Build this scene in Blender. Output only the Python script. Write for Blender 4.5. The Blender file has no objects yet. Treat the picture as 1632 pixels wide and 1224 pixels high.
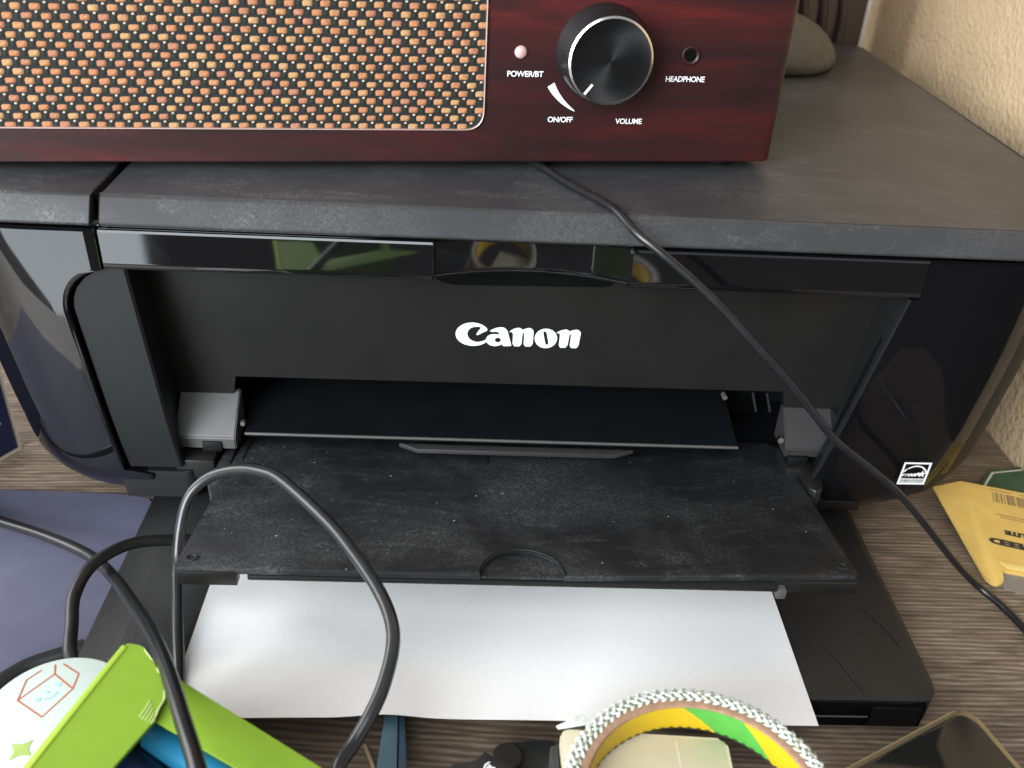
import bpy, bmesh, math, random
from mathutils import Vector, Matrix
random.seed(7)
S = bpy.context.scene
C = S.collection
MM = 0.001

# ---------------------------------------------------------------- camera
cd = bpy.data.cameras.new('camera'); cam = bpy.data.objects.new('camera', cd); C.objects.link(cam)
cd.sensor_width = 36.0; cd.lens = 1505.58 / 1632 * 36.0; cd.clip_start = 0.01; cd.clip_end = 50
right = Vector((0.99857, -0.01963, 0.04976)); fwd = Vector((0.04305, 0.84703, -0.52981))
right = (right - fwd * right.dot(fwd)).normalized(); fwd.normalize(); up = right.cross(fwd)
cam.matrix_world = Matrix(((right.x, up.x, -fwd.x, -0.01155), (right.y, up.y, -fwd.y, -0.31019),
                           (right.z, up.z, -fwd.z, 0.27286), (0, 0, 0, 1)))
cd.dof.use_dof = True; cd.dof.focus_distance = 0.345; cd.dof.aperture_fstop = 14
S.camera = cam

# ---------------------------------------------------------------- light: a dim room, one patio window, added fill lamps and no sun
W = bpy.data.worlds.new('World'); S.world = W; W.use_nodes = True
W.node_tree.nodes['Background'].inputs[0].default_value = (0.97, 0.97, 1.0, 1)
W.node_tree.nodes['Background'].inputs[1].default_value = 0.17

def area(name, loc, target, sx, sy, radiance, col):
    l = bpy.data.lights.new(name, 'AREA'); l.shape = 'RECTANGLE'; l.size = sx; l.size_y = sy
    l.energy = radiance * math.pi * sx * sy; l.color = col
    o = bpy.data.objects.new(name, l); C.objects.link(o); o.location = loc
    o.rotation_euler = (Vector(target) - Vector(loc)).to_track_quat('-Z', 'Y').to_euler()
    return o
area('patio_window_light', (-2.29, -1.5, 0.38), (-2.29, 0.0, 0.38), 3.2, 2.24, 1.5, (0.86, 0.94, 1.0))
area('high_fill_light', (-0.45, -0.95, 1.05), (0.0, 0.0, 0.05), 1.0, 0.8, 1.9, (0.9, 0.96, 1.0))  # added fill from above left, not a known window
area('front_fill_light', (-0.80, -1.15, 0.52), (0.05, 0.0, 0.08), 0.9, 0.8, 6.9, (0.93, 0.97, 1.0))  # added low fill to brighten upright faces and the lower wall
area('side_fill_light', (-1.7, 0.35, 0.75), (0.26, 0.1, 0.1), 1.3, 1.1, 3.0, (1.0, 0.98, 0.96))  # added fill from the left to brighten the beige wall
S.view_settings.view_transform = 'Standard'; S.view_settings.look = 'None'
S.view_settings.exposure = 1.16; S.view_settings.gamma = 1.0; S.view_settings.use_curve_mapping = False
S.cycles.max_bounces = 8

# ---------------------------------------------------------------- materials
class G:
    """small node-graph builder"""
    def __init__(s, name):
        s.m = bpy.data.materials.new(name); s.m.use_nodes = True; s.t = s.m.node_tree
        s.b = s.t.nodes['Principled BSDF']; s.co = None
    def n(s, typ, **k):
        x = s.t.nodes.new(typ)
        for a, v in k.items(): setattr(x, a, v)
        return x
    def l(s, a, b): s.t.links.new(a, b)
    def coord(s, sc=(1, 1, 1), rot=(0, 0, 0)):
        tc = s.n('ShaderNodeTexCoord'); mp = s.n('ShaderNodeMapping')
        mp.inputs['Scale'].default_value = sc; mp.inputs['Rotation'].default_value = rot
        s.l(tc.outputs['Object'], mp.inputs['Vector']); return mp.outputs[0]
    def noise(s, scale, detail=4, rough=0.6, sc=(1, 1, 1), rot=(0, 0, 0), dist=0.0):
        x = s.n('ShaderNodeTexNoise'); x.inputs['Scale'].default_value = scale
        x.inputs['Detail'].default_value = detail; x.inputs['Roughness'].default_value = rough
        x.inputs['Distortion'].default_value = dist
        s.l(s.coord(sc, rot), x.inputs['Vector']); return x.outputs['Fac']
    def ramp(s, v, stops):
        r = s.n('ShaderNodeValToRGB'); e = r.color_ramp.elements
        while len(e) < len(stops): e.new(0.5)
        for i, (p, c) in enumerate(stops):
            e[i].position = p; e[i].color = (c, c, c, 1) if isinstance(c, (int, float)) else (*c, 1)
        s.l(v, r.inputs[0]); return r.outputs[0]
    def mix(s, f, a, b):
        x = s.n('ShaderNodeMix', data_type='RGBA')
        for v, i in ((f, 0), (a, 6), (b, 7)):
            if isinstance(v, (int, float)): x.inputs[i].default_value = v
            elif isinstance(v, tuple): x.inputs[i].default_value = (*v, 1)
            else: s.l(v, x.inputs[i])
        return x.outputs[2]
    def math(s, op, a, b):
        x = s.n('ShaderNodeMath', operation=op)
        for v, i in ((a, 0), (b, 1)):
            if isinstance(v, (int, float)): x.inputs[i].default_value = v
            else: s.l(v, x.inputs[i])
        return x.outputs[0]
    def set(s, **k):
        nm = dict(base='Base Color', rough='Roughness', ior='IOR', metal='Metallic', coat='Coat Weight',
                  coatr='Coat Roughness', sheen='Sheen Weight', spec='Specular IOR Level', trans='Transmission Weight')
        for a, v in k.items():
            i = s.b.inputs[nm[a]]
            if isinstance(v, tuple): i.default_value = (*v, 1)
            elif isinstance(v, (int, float)): i.default_value = v
            else: s.l(v, i)
        return s
    def bump(s, h, strength=0.3, dist=0.0005):
        x = s.n('ShaderNodeBump'); x.inputs['Strength'].default_value = strength; x.inputs['Distance'].default_value = dist
        s.l(h, x.inputs['Height']); s.l(x.outputs[0], s.b.inputs['Normal']); return s

def simple(name, col, rough=0.5, var=0.12, nscale=300, bump=0.0, **k):
    g = G(name); f = g.noise(nscale, 5)
    lo = tuple(c * (1 - var) for c in col); hi = tuple(min(1, c * (1 + var)) for c in col)
    g.set(base=g.ramp(f, [(0.3, lo), (0.7, hi)]), rough=rough, **k)
    if bump: g.bump(g.noise(nscale * 4, 3), bump, 0.0003)
    return g.m

def dusty(name, base, dust, amount, rough=0.5, speck=0.0, scratch=0.3, tex=0.25, sheen=0.0):
    g = G(name)
    big = g.ramp(g.noise(22, 5, 0.6, dist=0.5), [(0.42, 0.05), (0.66, 1.0)])
    fine = g.ramp(g.noise(1100, 6, 0.75), [(0.42, 0.0), (0.72, 1.0)])
    fuzz = g.ramp(g.noise(420, 5, 0.8, dist=2.5), [(0.46, 0.0), (0.66, 1.0)])
    streak = g.ramp(g.noise(60, 6, 0.75, (0.5, 1.4, 1), (0, 0, 0.3), 1.2), [(0.50, 0.0), (0.70, 1.0)])
    d = g.math('MULTIPLY', big, g.math('ADD', g.math('MULTIPLY', fine, 0.6), g.math('MULTIPLY', fuzz, 0.4)))
    d = g.math('ADD', d, g.math('MULTIPLY', g.math('MULTIPLY', streak, fuzz), scratch))
    d = g.math('MULTIPLY', d, amount)
    c = g.mix(d, base, dust)
    if speck:
        v = g.n('ShaderNodeTexVoronoi'); v.inputs['Scale'].default_value = 230
        g.l(g.coord(), v.inputs['Vector'])
        s1 = g.ramp(v.outputs['Distance'], [(0.05, 1.0), (0.10, 0.0)])
        s2 = g.ramp(g.noise(120, 2), [(0.56, 0.0), (0.62, 1.0)])
        c = g.mix(g.math('MULTIPLY', g.math('MULTIPLY', s1, s2), speck), c, (0.45, 0.45, 0.42))
    g.set(base=c, rough=rough, sheen=sheen)
    g.bump(g.noise(1500, 3), tex, 0.0003)
    return g.m

M = {}
M['lid'] = dusty('textured_lid_plastic', (0.036, 0.036, 0.038), (0.22, 0.215, 0.21), 0.36, 0.45, scratch=1.5, tex=0.14)
M['tray'] = dusty('dusty_tray_plastic', (0.005, 0.005, 0.006), (0.15, 0.15, 0.15), 0.70, 0.65, speck=1.0, scratch=0.9, tex=0.5)
M['cassette'] = dusty('worn_cassette_plastic', (0.009, 0.009, 0.009), (0.10, 0.10, 0.098), 0.30, 0.5, speck=0.4, scratch=0.25, tex=0.3)
for key, ior in (('gloss', 1.8), ('gloss_strip', 1.88), ('gloss_dim', 1.42)):  # one plastic
    g = G(key + '_black_plastic')
    g.set(base=(0.004, 0.004, 0.0045), ior=ior, rough=g.ramp(g.noise(60, 6, 0.7, dist=1.0), [(0.35, 0.02), (0.8, 0.075 if ior > 1.5 else 0.16)])); M[key] = g.m
g = G('matte_black_panel'); g.set(base=g.ramp(g.noise(40, 5), [(0.3, (0.010, 0.0095, 0.009)), (0.7, (0.013, 0.012, 0.0115))]), rough=0.36, spec=0.42)
g.bump(g.noise(1800, 2), 0.2, 0.0002); M['panel'] = g.m
M['side'] = simple('satin_side_plastic', (0.008, 0.009, 0.0085), 0.5, 0.1, 80, 0.15, spec=0.35)
M['dark'] = simple('dark_inner_plastic', (0.004, 0.004, 0.005), 0.5, 0.2, 200, spec=0.3)
g = G('void_shade'); g.set(base=(0.002, 0.002, 0.002), rough=0.8, spec=0.08); M['void'] = g.m  # flat near-black that paints the darkness inside holes, gaps and slots
M['cheek'] = simple('dark_cheek_plastic', (0.006, 0.006, 0.006), 0.4, 0.2, 100, spec=0.25)
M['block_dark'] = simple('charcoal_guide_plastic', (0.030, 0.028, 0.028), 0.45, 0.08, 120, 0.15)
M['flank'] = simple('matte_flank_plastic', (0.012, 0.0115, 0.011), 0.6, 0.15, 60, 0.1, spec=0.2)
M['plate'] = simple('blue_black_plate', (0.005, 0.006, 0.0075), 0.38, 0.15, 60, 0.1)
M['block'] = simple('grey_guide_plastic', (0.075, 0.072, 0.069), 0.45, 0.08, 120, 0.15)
M['white_print'] = simple('white_print', (0.80, 0.80, 0.81), 0.5, 0.04, 500)
M['grey_print'] = simple('grey_print', (0.55, 0.56, 0.55), 0.5, 0.25, 900)
M['black_print'] = simple('black_print', (0.03, 0.028, 0.025), 0.6, 0.2, 500)
M['olive_print'] = simple('faded_print', (0.22, 0.16, 0.07), 0.7, 0.25, 700)

# paper
g = G('white_paper'); g.set(base=g.ramp(g.noise(500, 4), [(0.3, (0.88, 0.875, 0.875)), (0.7, (0.92, 0.915, 0.91))]), rough=0.8)
g.bump(g.noise(2500, 3), 0.08, 0.0002); M['paper'] = g.m
# desk laminate: long dark grain along x with pale broken lines
g = G('oak_laminate')
warp = g.noise(6, 3, 0.5)
gr = g.noise(120, 7, 0.68, (0.17, 1, 1), (0, 0, 0.02), 1.6)
gr2 = g.noise(620, 4, 0.7, (0.11, 1, 1), (0, 0, 0.02), 0.8)
wv = g.n('ShaderNodeTexWave', wave_type='RINGS', rings_direction='Z'); wv.inputs['Scale'].default_value = 34
wv.inputs['Distortion'].default_value = 5.0; wv.inputs['Detail'].default_value = 3; wv.inputs['Detail Scale'].default_value = 1.2
mp = g.n('ShaderNodeMapping'); tc = g.n('ShaderNodeTexCoord'); mp.inputs['Location'].default_value = (-0.075, 0.30, 0)
mp.inputs['Scale'].default_value = (0.42, 4.2, 1); g.l(tc.outputs['Object'], mp.inputs['Vector']); g.l(mp.outputs[0], wv.inputs['Vector'])
f = g.math('ADD', g.math('MULTIPLY', gr, 0.55), g.math('MULTIPLY', wv.outputs['Fac'], 0.16))
f = g.math('ADD', f, g.math('MULTIPLY', gr2, 0.30))
f = g.math('ADD', f, g.math('MULTIPLY', warp, 0.10))
col = g.ramp(f, [(0.36, (0.056, 0.038, 0.027)), (0.50, (0.130, 0.093, 0.066)), (0.60, (0.185, 0.136, 0.098)), (0.73, (0.34, 0.265, 0.195))])
g.set(base=col, rough=0.5); g.bump(f, 0.25, 0.0006); M['wood'] = g.m
# stucco wall
g = G('beige_stucco')
v = g.n('ShaderNodeTexVoronoi', feature='SMOOTH_F1'); v.inputs['Scale'].default_value = 300; v.inputs['Smoothness'].default_value = 0.6
g.l(g.coord(), v.inputs['Vector'])
h = g.math('ADD', g.math('MULTIPLY', v.outputs['Distance'], 0.6), g.noise(260, 5, 0.55, dist=0.8))
g.set(base=g.ramp(g.noise(60, 4), [(0.3, (0.47, 0.345, 0.205)), (0.7, (0.51, 0.38, 0.23))]), rough=0.85); g.bump(h, 0.6, 0.0022); M['wall'] = g.m
# lacquered red wood
g = G('red_lacquered_wood')
st = g.noise(16, 6, 0.6, (0.55, 1, 3.2), (0, 0.12, 0), 0.8)
fi = g.noise(160, 4, 0.6, (0.12, 1, 1.5), (0, 0.10, 0), 0.4)
f = g.math('ADD', g.math('MULTIPLY', st, 0.8), g.math('MULTIPLY', fi, 0.2))
g.set(base=g.ramp(f, [(0.36, (0.014, 0.0045, 0.0045)), (0.47, (0.024, 0.0055, 0.0055)), (0.58, (0.042, 0.0062, 0.0062)), (0.71, (0.11, 0.009, 0.009))]),
      rough=0.5, spec=0.25, coat=0.22, coatr=0.22); M['radio'] = g.m
M['thread'] = [simple('orange_thread_%d' % i, tuple(q * 0.92 for q in c), 0.75, 0.3, 900, 0.5) for i, c in enumerate(
    [(0.40, 0.165, 0.072), (0.42, 0.20, 0.085), (0.36, 0.15, 0.080), (0.42, 0.235, 0.10)])]
M['weave'] = simple('black_weave', (0.004, 0.005, 0.004), 0.8, 0.6, 400, 0.5)
M['weave2'] = simple('dark_green_weave', (0.005, 0.010, 0.006), 0.8, 0.5, 300)
M['pale'] = simple('pale_thread', (0.42, 0.37, 0.30), 0.7, 0.2, 500)
M['bead'] = simple('rose_metal_trim', (0.55, 0.40, 0.36), 0.3, 0.1, 200, metal=0.7)
g = G('black_metal_knob'); g.set(base=(0.010, 0.010, 0.011), metal=0.0, ior=1.8, rough=g.ramp(g.noise(300, 3, sc=(1, 1, 1)), [(0.3, 0.22), (0.7, 0.34)])); M['knob'] = g.m
g = G('brushed_knob_face'); g.set(base=(0.035, 0.035, 0.036), metal=0.9, rough=0.38)
g.b.inputs['Anisotropic'].default_value = 0.85
tg = g.n('ShaderNodeTangent', direction_type='RADIAL', axis='Y'); g.l(tg.outputs[0], g.b.inputs['Tangent']); M['knobface'] = g.m
M['chrome'] = simple('bright_bevel_metal', (0.78, 0.75, 0.70), 0.22, 0.05, 300, metal=1.0)
M['led'] = simple('frosted_led', (0.55, 0.36, 0.33), 0.25, 0.1, 300)
M['cable'] = simple('black_cable_rubber', (0.011, 0.011, 0.012), 0.27, 0.15, 150, 0.08)
M['cable_matte'] = simple('dull_cable_rubber', (0.009, 0.009, 0.009), 0.42, 0.15, 150, 0.1)
M['cable_grey'] = simple('charcoal_cable_rubber', (0.020, 0.021, 0.022), 0.25, 0.12, 150, 0.08)
M['lavender'] = simple('lavender_card', (0.092, 0.092, 0.142), 0.7, 0.08, 90, 0.1)
M['navy'] = simple('navy_cover', (0.008, 0.016, 0.060), 0.5, 0.15, 100)
M['cream'] = simple('cream_board', (0.62, 0.56, 0.46), 0.7, 0.08, 300)
M['lime'] = simple('lime_card', (0.185, 0.315, 0.016), 0.6, 0.04, 160, 0.06)
M['lime_edge'] = simple('lime_card_edge', (0.38, 0.56, 0.055), 0.7, 0.04, 300)
M['torn'] = simple('torn_card_fibre', (0.66, 0.78, 0.34), 0.9, 0.2, 900, 0.5)
M['bluepen'] = simple('sky_blue_plastic', (0.022, 0.20, 0.36), 0.3, 0.06, 100)
M['navypen'] = simple('navy_plastic', (0.010, 0.018, 0.055), 0.3, 0.1, 100)
M['greenpen'] = simple('bottle_green_plastic', (0.006, 0.035, 0.022), 0.35, 0.1, 100)
M['pink'] = simple('pink_eraser', (0.50, 0.25, 0.19), 0.7, 0.1, 200)
M['tin'] = simple('mint_white_lid', (0.52, 0.60, 0.56), 0.42, 0.02, 100)
M['orange_line'] = simple('orange_line_print', (0.48, 0.10, 0.03), 0.6, 0.12, 300)
M['sky_print'] = simple('sky_blue_print', (0.30, 0.60, 0.74), 0.6, 0.1, 300)
M['olive'] = simple('olive_green_print', (0.36, 0.47, 0.12), 0.6, 0.08, 300)
M['braid'] = [simple('woven_glass_yarn_%d' % i, c, 0.42, 0.22, 600, 0.35) for i, c in enumerate(
    [(0.56, 0.60, 0.52), (0.66, 0.70, 0.65), (0.48, 0.50, 0.38)])]
M['core'] = simple('brown_cardboard', (0.33, 0.20, 0.125), 0.85, 0.2, 500, 0.5)
M['yellow'] = simple('yellow_liner_print', (0.54, 0.36, 0.007), 0.5, 0.04, 200)
M['green'] = simple('green_liner_print', (0.07, 0.32, 0.045), 0.5, 0.06, 200)
M['creamplastic'] = simple('cream_plastic', (0.62, 0.57, 0.42), 0.42, 0.04, 120, 0.05)
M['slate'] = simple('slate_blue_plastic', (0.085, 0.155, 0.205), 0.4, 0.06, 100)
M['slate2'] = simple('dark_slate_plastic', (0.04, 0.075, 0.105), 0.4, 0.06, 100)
M['stick'] = simple('pale_wood', (0.42, 0.31, 0.20), 0.7, 0.2, 300)
M['blackbox'] = simple('black_card', (0.020, 0.019, 0.018), 0.5, 0.2, 200)
M['pouch'] = simple('charcoal_film', (0.040, 0.042, 0.042), 0.4, 0.25, 120, 0.15)
M['glass'] = simple('smoked_gloss_lid', (0.012, 0.012, 0.011), 0.07, 0.15, 60, ior=1.5)
M['brass'] = simple('pale_brass', (0.36, 0.30, 0.19), 0.35, 0.1, 300, metal=0.8)
M['packet'] = simple('yellow_kraft_paper', (0.68, 0.45, 0.115), 0.75, 0.07, 150, 0.15)
M['packet2'] = simple('pale_yellow_kraft', (0.72, 0.52, 0.17), 0.75, 0.07, 150, 0.1)
M['greencard'] = simple('dark_green_card', (0.035, 0.075, 0.036), 0.6, 0.2, 150)
M['greyslip'] = simple('grey_slip', (0.23, 0.20, 0.165), 0.7, 0.1, 200)
M['stone'] = simple('grey_stone', (0.085, 0.080, 0.064), 0.6, 0.18, 130, 0.15)
g = G('dark_carved_wood'); g.set(base=g.ramp(g.noise(30, 5, 0.6, (1, 1, 0.2)), [(0.3, (0.018, 0.010, 0.010)), (0.7, (0.045, 0.027, 0.024))]), rough=0.3, coat=0.4); M['carved'] = g.m
M['floor'] = simple('brown_floor', (0.06, 0.05, 0.042), 0.7, 0.2, 6)

# ---------------------------------------------------------------- mesh helpers (coordinates in millimetres)
def finish(name, bm, mats, parent=None, angle=35, loc=None):
    me = bpy.data.meshes.new(name)
    if loc is not None: bmesh.ops.translate(bm, verts=bm.verts, vec=-Vector(loc))
    bmesh.ops.scale(bm, verts=bm.verts, vec=(MM, MM, MM))
    bmesh.ops.recalc_face_normals(bm, faces=bm.faces)
    bm.to_mesh(me); bm.free()
    for m in (mats if isinstance(mats, (list, tuple)) else [mats]): me.materials.append(m)
    me.polygons.foreach_set('use_smooth', [True] * len(me.polygons)); me.set_sharp_from_angle(angle=math.radians(angle))
    o = bpy.data.objects.new(name, me); C.objects.link(o)
    if parent is not None:
        o.parent = parent
    return o

def off(parent):
    """world mm position of a thing's empty (parts are written in world mm)"""
    while parent is not None and parent.parent is not None: parent = parent.parent
    return Vector(parent.get('_at', (0, 0, 0))) if parent is not None else Vector((0, 0, 0))
AT = {}
def thing(name, label, cat, at=(0, 0, 0), rot=0, group=None):
    o = bpy.data.objects.new(name, None); C.objects.link(o); o.empty_display_size = 0.01
    o.location = Vector(at) * MM; o.rotation_euler = (0, 0, rot); o['label'] = label; o['category'] = cat
    if group: o['group'] = group
    AT[o.name] = (0, 0, 0) if rot else at
    return o
def base_of(parent):
    while parent.parent is not None: parent = parent.parent
    return AT.get(parent.name, (0, 0, 0))
def part(name, bm, mats, parent, angle=35):
    return finish(name, bm, mats, parent, angle, base_of(parent))
def single(name, bm, mats, label, cat, angle=35, group=None):
    o = finish(name, bm, mats, None, angle); o['label'] = label; o['category'] = cat
    if group: o['group'] = group
    return o

def box(x0, x1, y0, y1, z0, z1, bev=0.0, seg=2, bm=None):
    b = bmesh.new()
    bmesh.ops.create_cube(b, size=1.0)
    for v in b.verts: v.co = Vector(((x0 + x1) / 2 + v.co.x * (x1 - x0), (y0 + y1) / 2 + v.co.y * (y1 - y0), (z0 + z1) / 2 + v.co.z * (z1 - z0)))
    if bev: bmesh.ops.bevel(b, geom=list(b.edges), offset=bev, segments=seg, profile=0.5, affect='EDGES')
    return join(bm, b)
def join(bm, b):
    if bm is None: return b
    me = bpy.data.meshes.new('t'); b.to_mesh(me); b.free(); bm.from_mesh(me); bpy.data.meshes.remove(me); return bm
def prism(poly, z0, z1, bev=0.0, bm=None, zf=None, zb=None, seg=2):
    """closed outline (x, y) raised from z0 to z1"""
    b = bmesh.new(); n = len(poly)
    lo = [b.verts.new((x, y, zb(x, y) if zb else z0)) for x, y in poly]
    hi = [b.verts.new((x, y, zf(x, y) if zf else z1)) for x, y in poly]
    b.faces.new(lo[::-1]); top = b.faces.new(hi)
    for i in range(n): b.faces.new((lo[i], lo[(i + 1) % n], hi[(i + 1) % n], hi[i]))
    if bev: bmesh.ops.bevel(b, geom=list(top.edges), offset=bev, segments=seg, profile=0.5, affect='EDGES')
    return join(bm, b)
def rounded(poly, radii, n=7):
    out = []; k = len(poly)
    for i in range(k):
        p = Vector(poly[i]); r = radii[i] if isinstance(radii, (list, tuple)) else radii
        if r <= 0: out.append(tuple(p)); continue
        a = (Vector(poly[i - 1]) - p).normalized(); c = (Vector(poly[(i + 1) % k]) - p).normalized()
        for j in range(n + 1):
            t = j / n; q = (p + a * r) * (1 - t) ** 2 + p * 2 * t * (1 - t) + (p + c * r) * t * t
            out.append((q.x, q.y))
    return out
def loft(rings, cap=False, closed=False, bm=None):
    b = bmesh.new() if bm is None else bm
    vs = [[b.verts.new(p) for p in r] for r in rings]
    for i in range(len(vs) - 1):
        m = len(vs[i])
        for j in range(m if closed else m - 1):
            b.faces.new((vs[i][j], vs[i][(j + 1) % m], vs[i + 1][(j + 1) % m], vs[i + 1][j]))
    if cap: b.faces.new(vs[0][::-1]); b.faces.new(vs[-1])
    return b
def smooth_path(pts, n=10):
    P = [Vector(p) for p in pts]; P = [P[0] * 2 - P[1]] + P + [P[-1] * 2 - P[-2]]; out = []
    for i in range(1, len(P) - 2):
        a, b, c, d = P[i - 1:i + 3]
        for j in range(n):
            t = j / n
            out.append(0.5 * ((2 * b) + (c - a) * t + (2 * a - 5 * b + 4 * c - d) * t * t + (3 * b - a - 3 * c + d) * t ** 3))
    out.append(P[-2]); return out
def tube(pts, r, sides=14, n=10, bm=None, taper=None):
    P = smooth_path(pts, n); b = bmesh.new() if bm is None else bm
    t0 = (P[1] - P[0]).normalized(); nrm = t0.orthogonal().normalized(); rings = []
    for i, p in enumerate(P):
        t = (P[min(i + 1, len(P) - 1)] - P[max(i - 1, 0)]).normalized()
        nrm = (nrm - t * nrm.dot(t)).normalized(); bi = t.cross(nrm)
        rr = r * (taper(i / (len(P) - 1)) if taper else 1)
        rings.append([p + (nrm * math.cos(a) + bi * math.sin(a)) * rr for a in [2 * math.pi * k / sides for k in range(sides)]])
    return loft(rings, True, True, b)
def lathe(profile, centre, axis=(0, 0, 1), seg=64, bm=None):
    """profile of (radius, height) round an axis"""
    b = bmesh.new() if bm is None else bm
    q = Vector((0, 0, 1)).rotation_difference(Vector(axis)); c = Vector(centre); rings = []
    for r, h in profile:
        rings.append([c + q @ Vector((max(r, 1e-4) * math.cos(a), max(r, 1e-4) * math.sin(a), h)) for a in [2 * math.pi * k / seg for k in range(seg)]])
    return loft(rings, False, True, b)
def flat(polys, to3, depth=0.12, normal=(0, 0, 1)):
    """thin printed shape: outlines with holes, filled by a 2-D curve, placed by to3(u, v) -> mm"""
    cu = bpy.data.curves.new('t', 'CURVE'); cu.dimensions = '2D'; cu.fill_mode = 'BOTH'
    for poly in polys:
        sp = cu.splines.new('POLY'); sp.points.add(len(poly) - 1); sp.use_cyclic_u = True
        for k, (u, v) in enumerate(poly): sp.points[k].co = (u, v, 0, 1)
    return curve_mesh(cu, to3)
def curve_mesh(cu, to3):
    o = bpy.data.objects.new('t', cu); C.objects.link(o)
    dg = bpy.context.evaluated_depsgraph_get(); me = bpy.data.meshes.new_from_object(o.evaluated_get(dg))
    b = bmesh.new(); b.from_mesh(me); bpy.data.objects.remove(o); bpy.data.curves.remove(cu); bpy.data.meshes.remove(me)
    for v in b.verts: v.co = Vector(to3(v.co.x, v.co.y))
    return b
def lettering(txt, size, to3, align='CENTER', bold=0.0, squeeze=1.0):
    cu = bpy.data.curves.new('t', 'FONT'); cu.body = txt; cu.size = size; cu.align_x = align; cu.offset = bold; cu.resolution_u = 3
    cu.space_character = 0.94
    return curve_mesh(cu, lambda u, v: to3(u * squeeze, v))
def stroke(pts, w, closed=False):
    """a 2-D line of width w as an outline polygon list (quads per segment)"""
    out = []; n = len(pts)
    for i in range(n if closed else n - 1):
        a = Vector(pts[i]); b = Vector(pts[(i + 1) % n]); d = (b - a).normalized() * w / 2; q = Vector((-d.y, d.x)); a = a - d * 0.6; b = b + d * 0.6
        out.append([tuple(a + q), tuple(b + q), tuple(b - q), tuple(a - q)])
    return out
def strokes_mesh(polys, to3):
    b = bmesh.new()
    for i, pl in enumerate(polys):
        b.faces.new([b.verts.new(Vector(to3(u, v)) + Vector((0, 0, 0.004 * (i % 5)))) for u, v in pl])
    return b
def lerp_table(tab, z):
    if z >= tab[0][0]: return tab[0][1]
    for (a, u), (b, v) in zip(tab, tab[1:]):
        if z >= b: return v + (u - v) * (z - b) / (a - b)
    return tab[-1][1]

# ---------------------------------------------------------------- setting
def struct(name, bm, m):
    o = finish(name, bm, m); o['kind'] = 'structure'; return o
struct('desk_top', box(-900, 261.5, -186, 700, -26, 0, 1.0), M['wood'])
struct('wall', box(262, 300, -25, 900, -740, 1500), M['wall'])
struct('floor', box(-4000, 4000, -4000, 900, -760, -740), M['floor'])

# ---------------------------------------------------------------- printer
printer = thing('printer', 'black inkjet printer with its front tray open holding white paper', 'printer', (6, 145, 0))
Yf = [(139, -4.0), (60, -3.6), (36, -2.2), (28, 0), (20, 5), (12, 12), (6, 18), (2, 24), (0.5, 28)]
XR = [(139, 222), (100, 219.5), (81, 217.2), (65, 214.8), (42, 211.5), (28, 206), (16, 196.5), (10, 188), (5, 172), (2, 158), (0.5, 152)]
XL = [(139, -213.5), (100, -208.5), (62, -203), (34, -199), (20, -196), (13, -192), (8, -180), (4, -168), (2, -160), (0.5, -155)]
LEV = [138.6, 137.6, 134, 130, 126, 124, 123.2, 122.6, 121.5, 120, 118, 115, 112, 109, 106, 104] + list(range(100, 32, -6)) + [32, 30, 28, 24, 20, 16, 12, 9, 6, 4, 2, 0.5]
def inner_x(z):                                   # inner outline of a glossy column, measured on the left one
    if z >= 123.1: return -142.8
    if z >= 106:
        t = (123.1 - z) / 17.1; return -140.5 - 17.5 * math.sqrt(max(0, 1 - (1 - t) ** 2))
    return -158.0 + (106 - z) / 73.0 * 7.5
def column(side):
    rings = []
    for z in LEV:
        xi = inner_x(z); y = lerp_table(Yf, z); top = 1.2 if z > 138 else 0
        xs = lerp_table(XR if side > 0 else XL, z)
        e1, e2 = (0.35, 1.1)
        if side > 0:
            xi = 151.4 if z >= 123.1 else 149.2 - (127.7 - z) * 0.198
            if z >= 123.1: e1, e2 = 0.05, 0.1
        if z < 31: xi = -140 if side < 0 else 140
        rx = max(2.0, min(46, abs(xs - xi) - 3)); ry = 40
        ring = [(xi, y + 7, z), (xi, y + 0.9 + top, z), (xi + side * e1, y + 0.25 + top, z), (xi + side * e2, y + top, z)]
        xa = xs - side * rx
        for k in range(1, 6): ring.append((xi + side * e2 + (xa - xi - side * e2) * k / 6, y + top, z))
        for k in range(0, 13):
            a = math.pi / 2 * k / 12
            ring.append((xa + side * rx * math.sin(a) ** 0.92, y + top + ry * (1 - math.cos(a)) ** 1.0, z))
        ring += [(xs, 120, z), (xs, 284, z), (xi, 284, z)]
        rings.append(ring)
    return loft(rings)
for side in (-1, 1):
    b = column(side)
    for f in b.faces:                              # matte side walls, extended over the right corner to drop the wall's reflection
        if sum(v.co.y for v in f.verts) / 4 > (2 if side > 0 else 15) and f.verts[0].co.z > 26 and f.verts[0].co.z < 138: f.material_index = 1
    part('glossy_column', b, [M['gloss'] if side < 0 else M['gloss_dim'], M['flank']], printer, 40)

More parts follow.
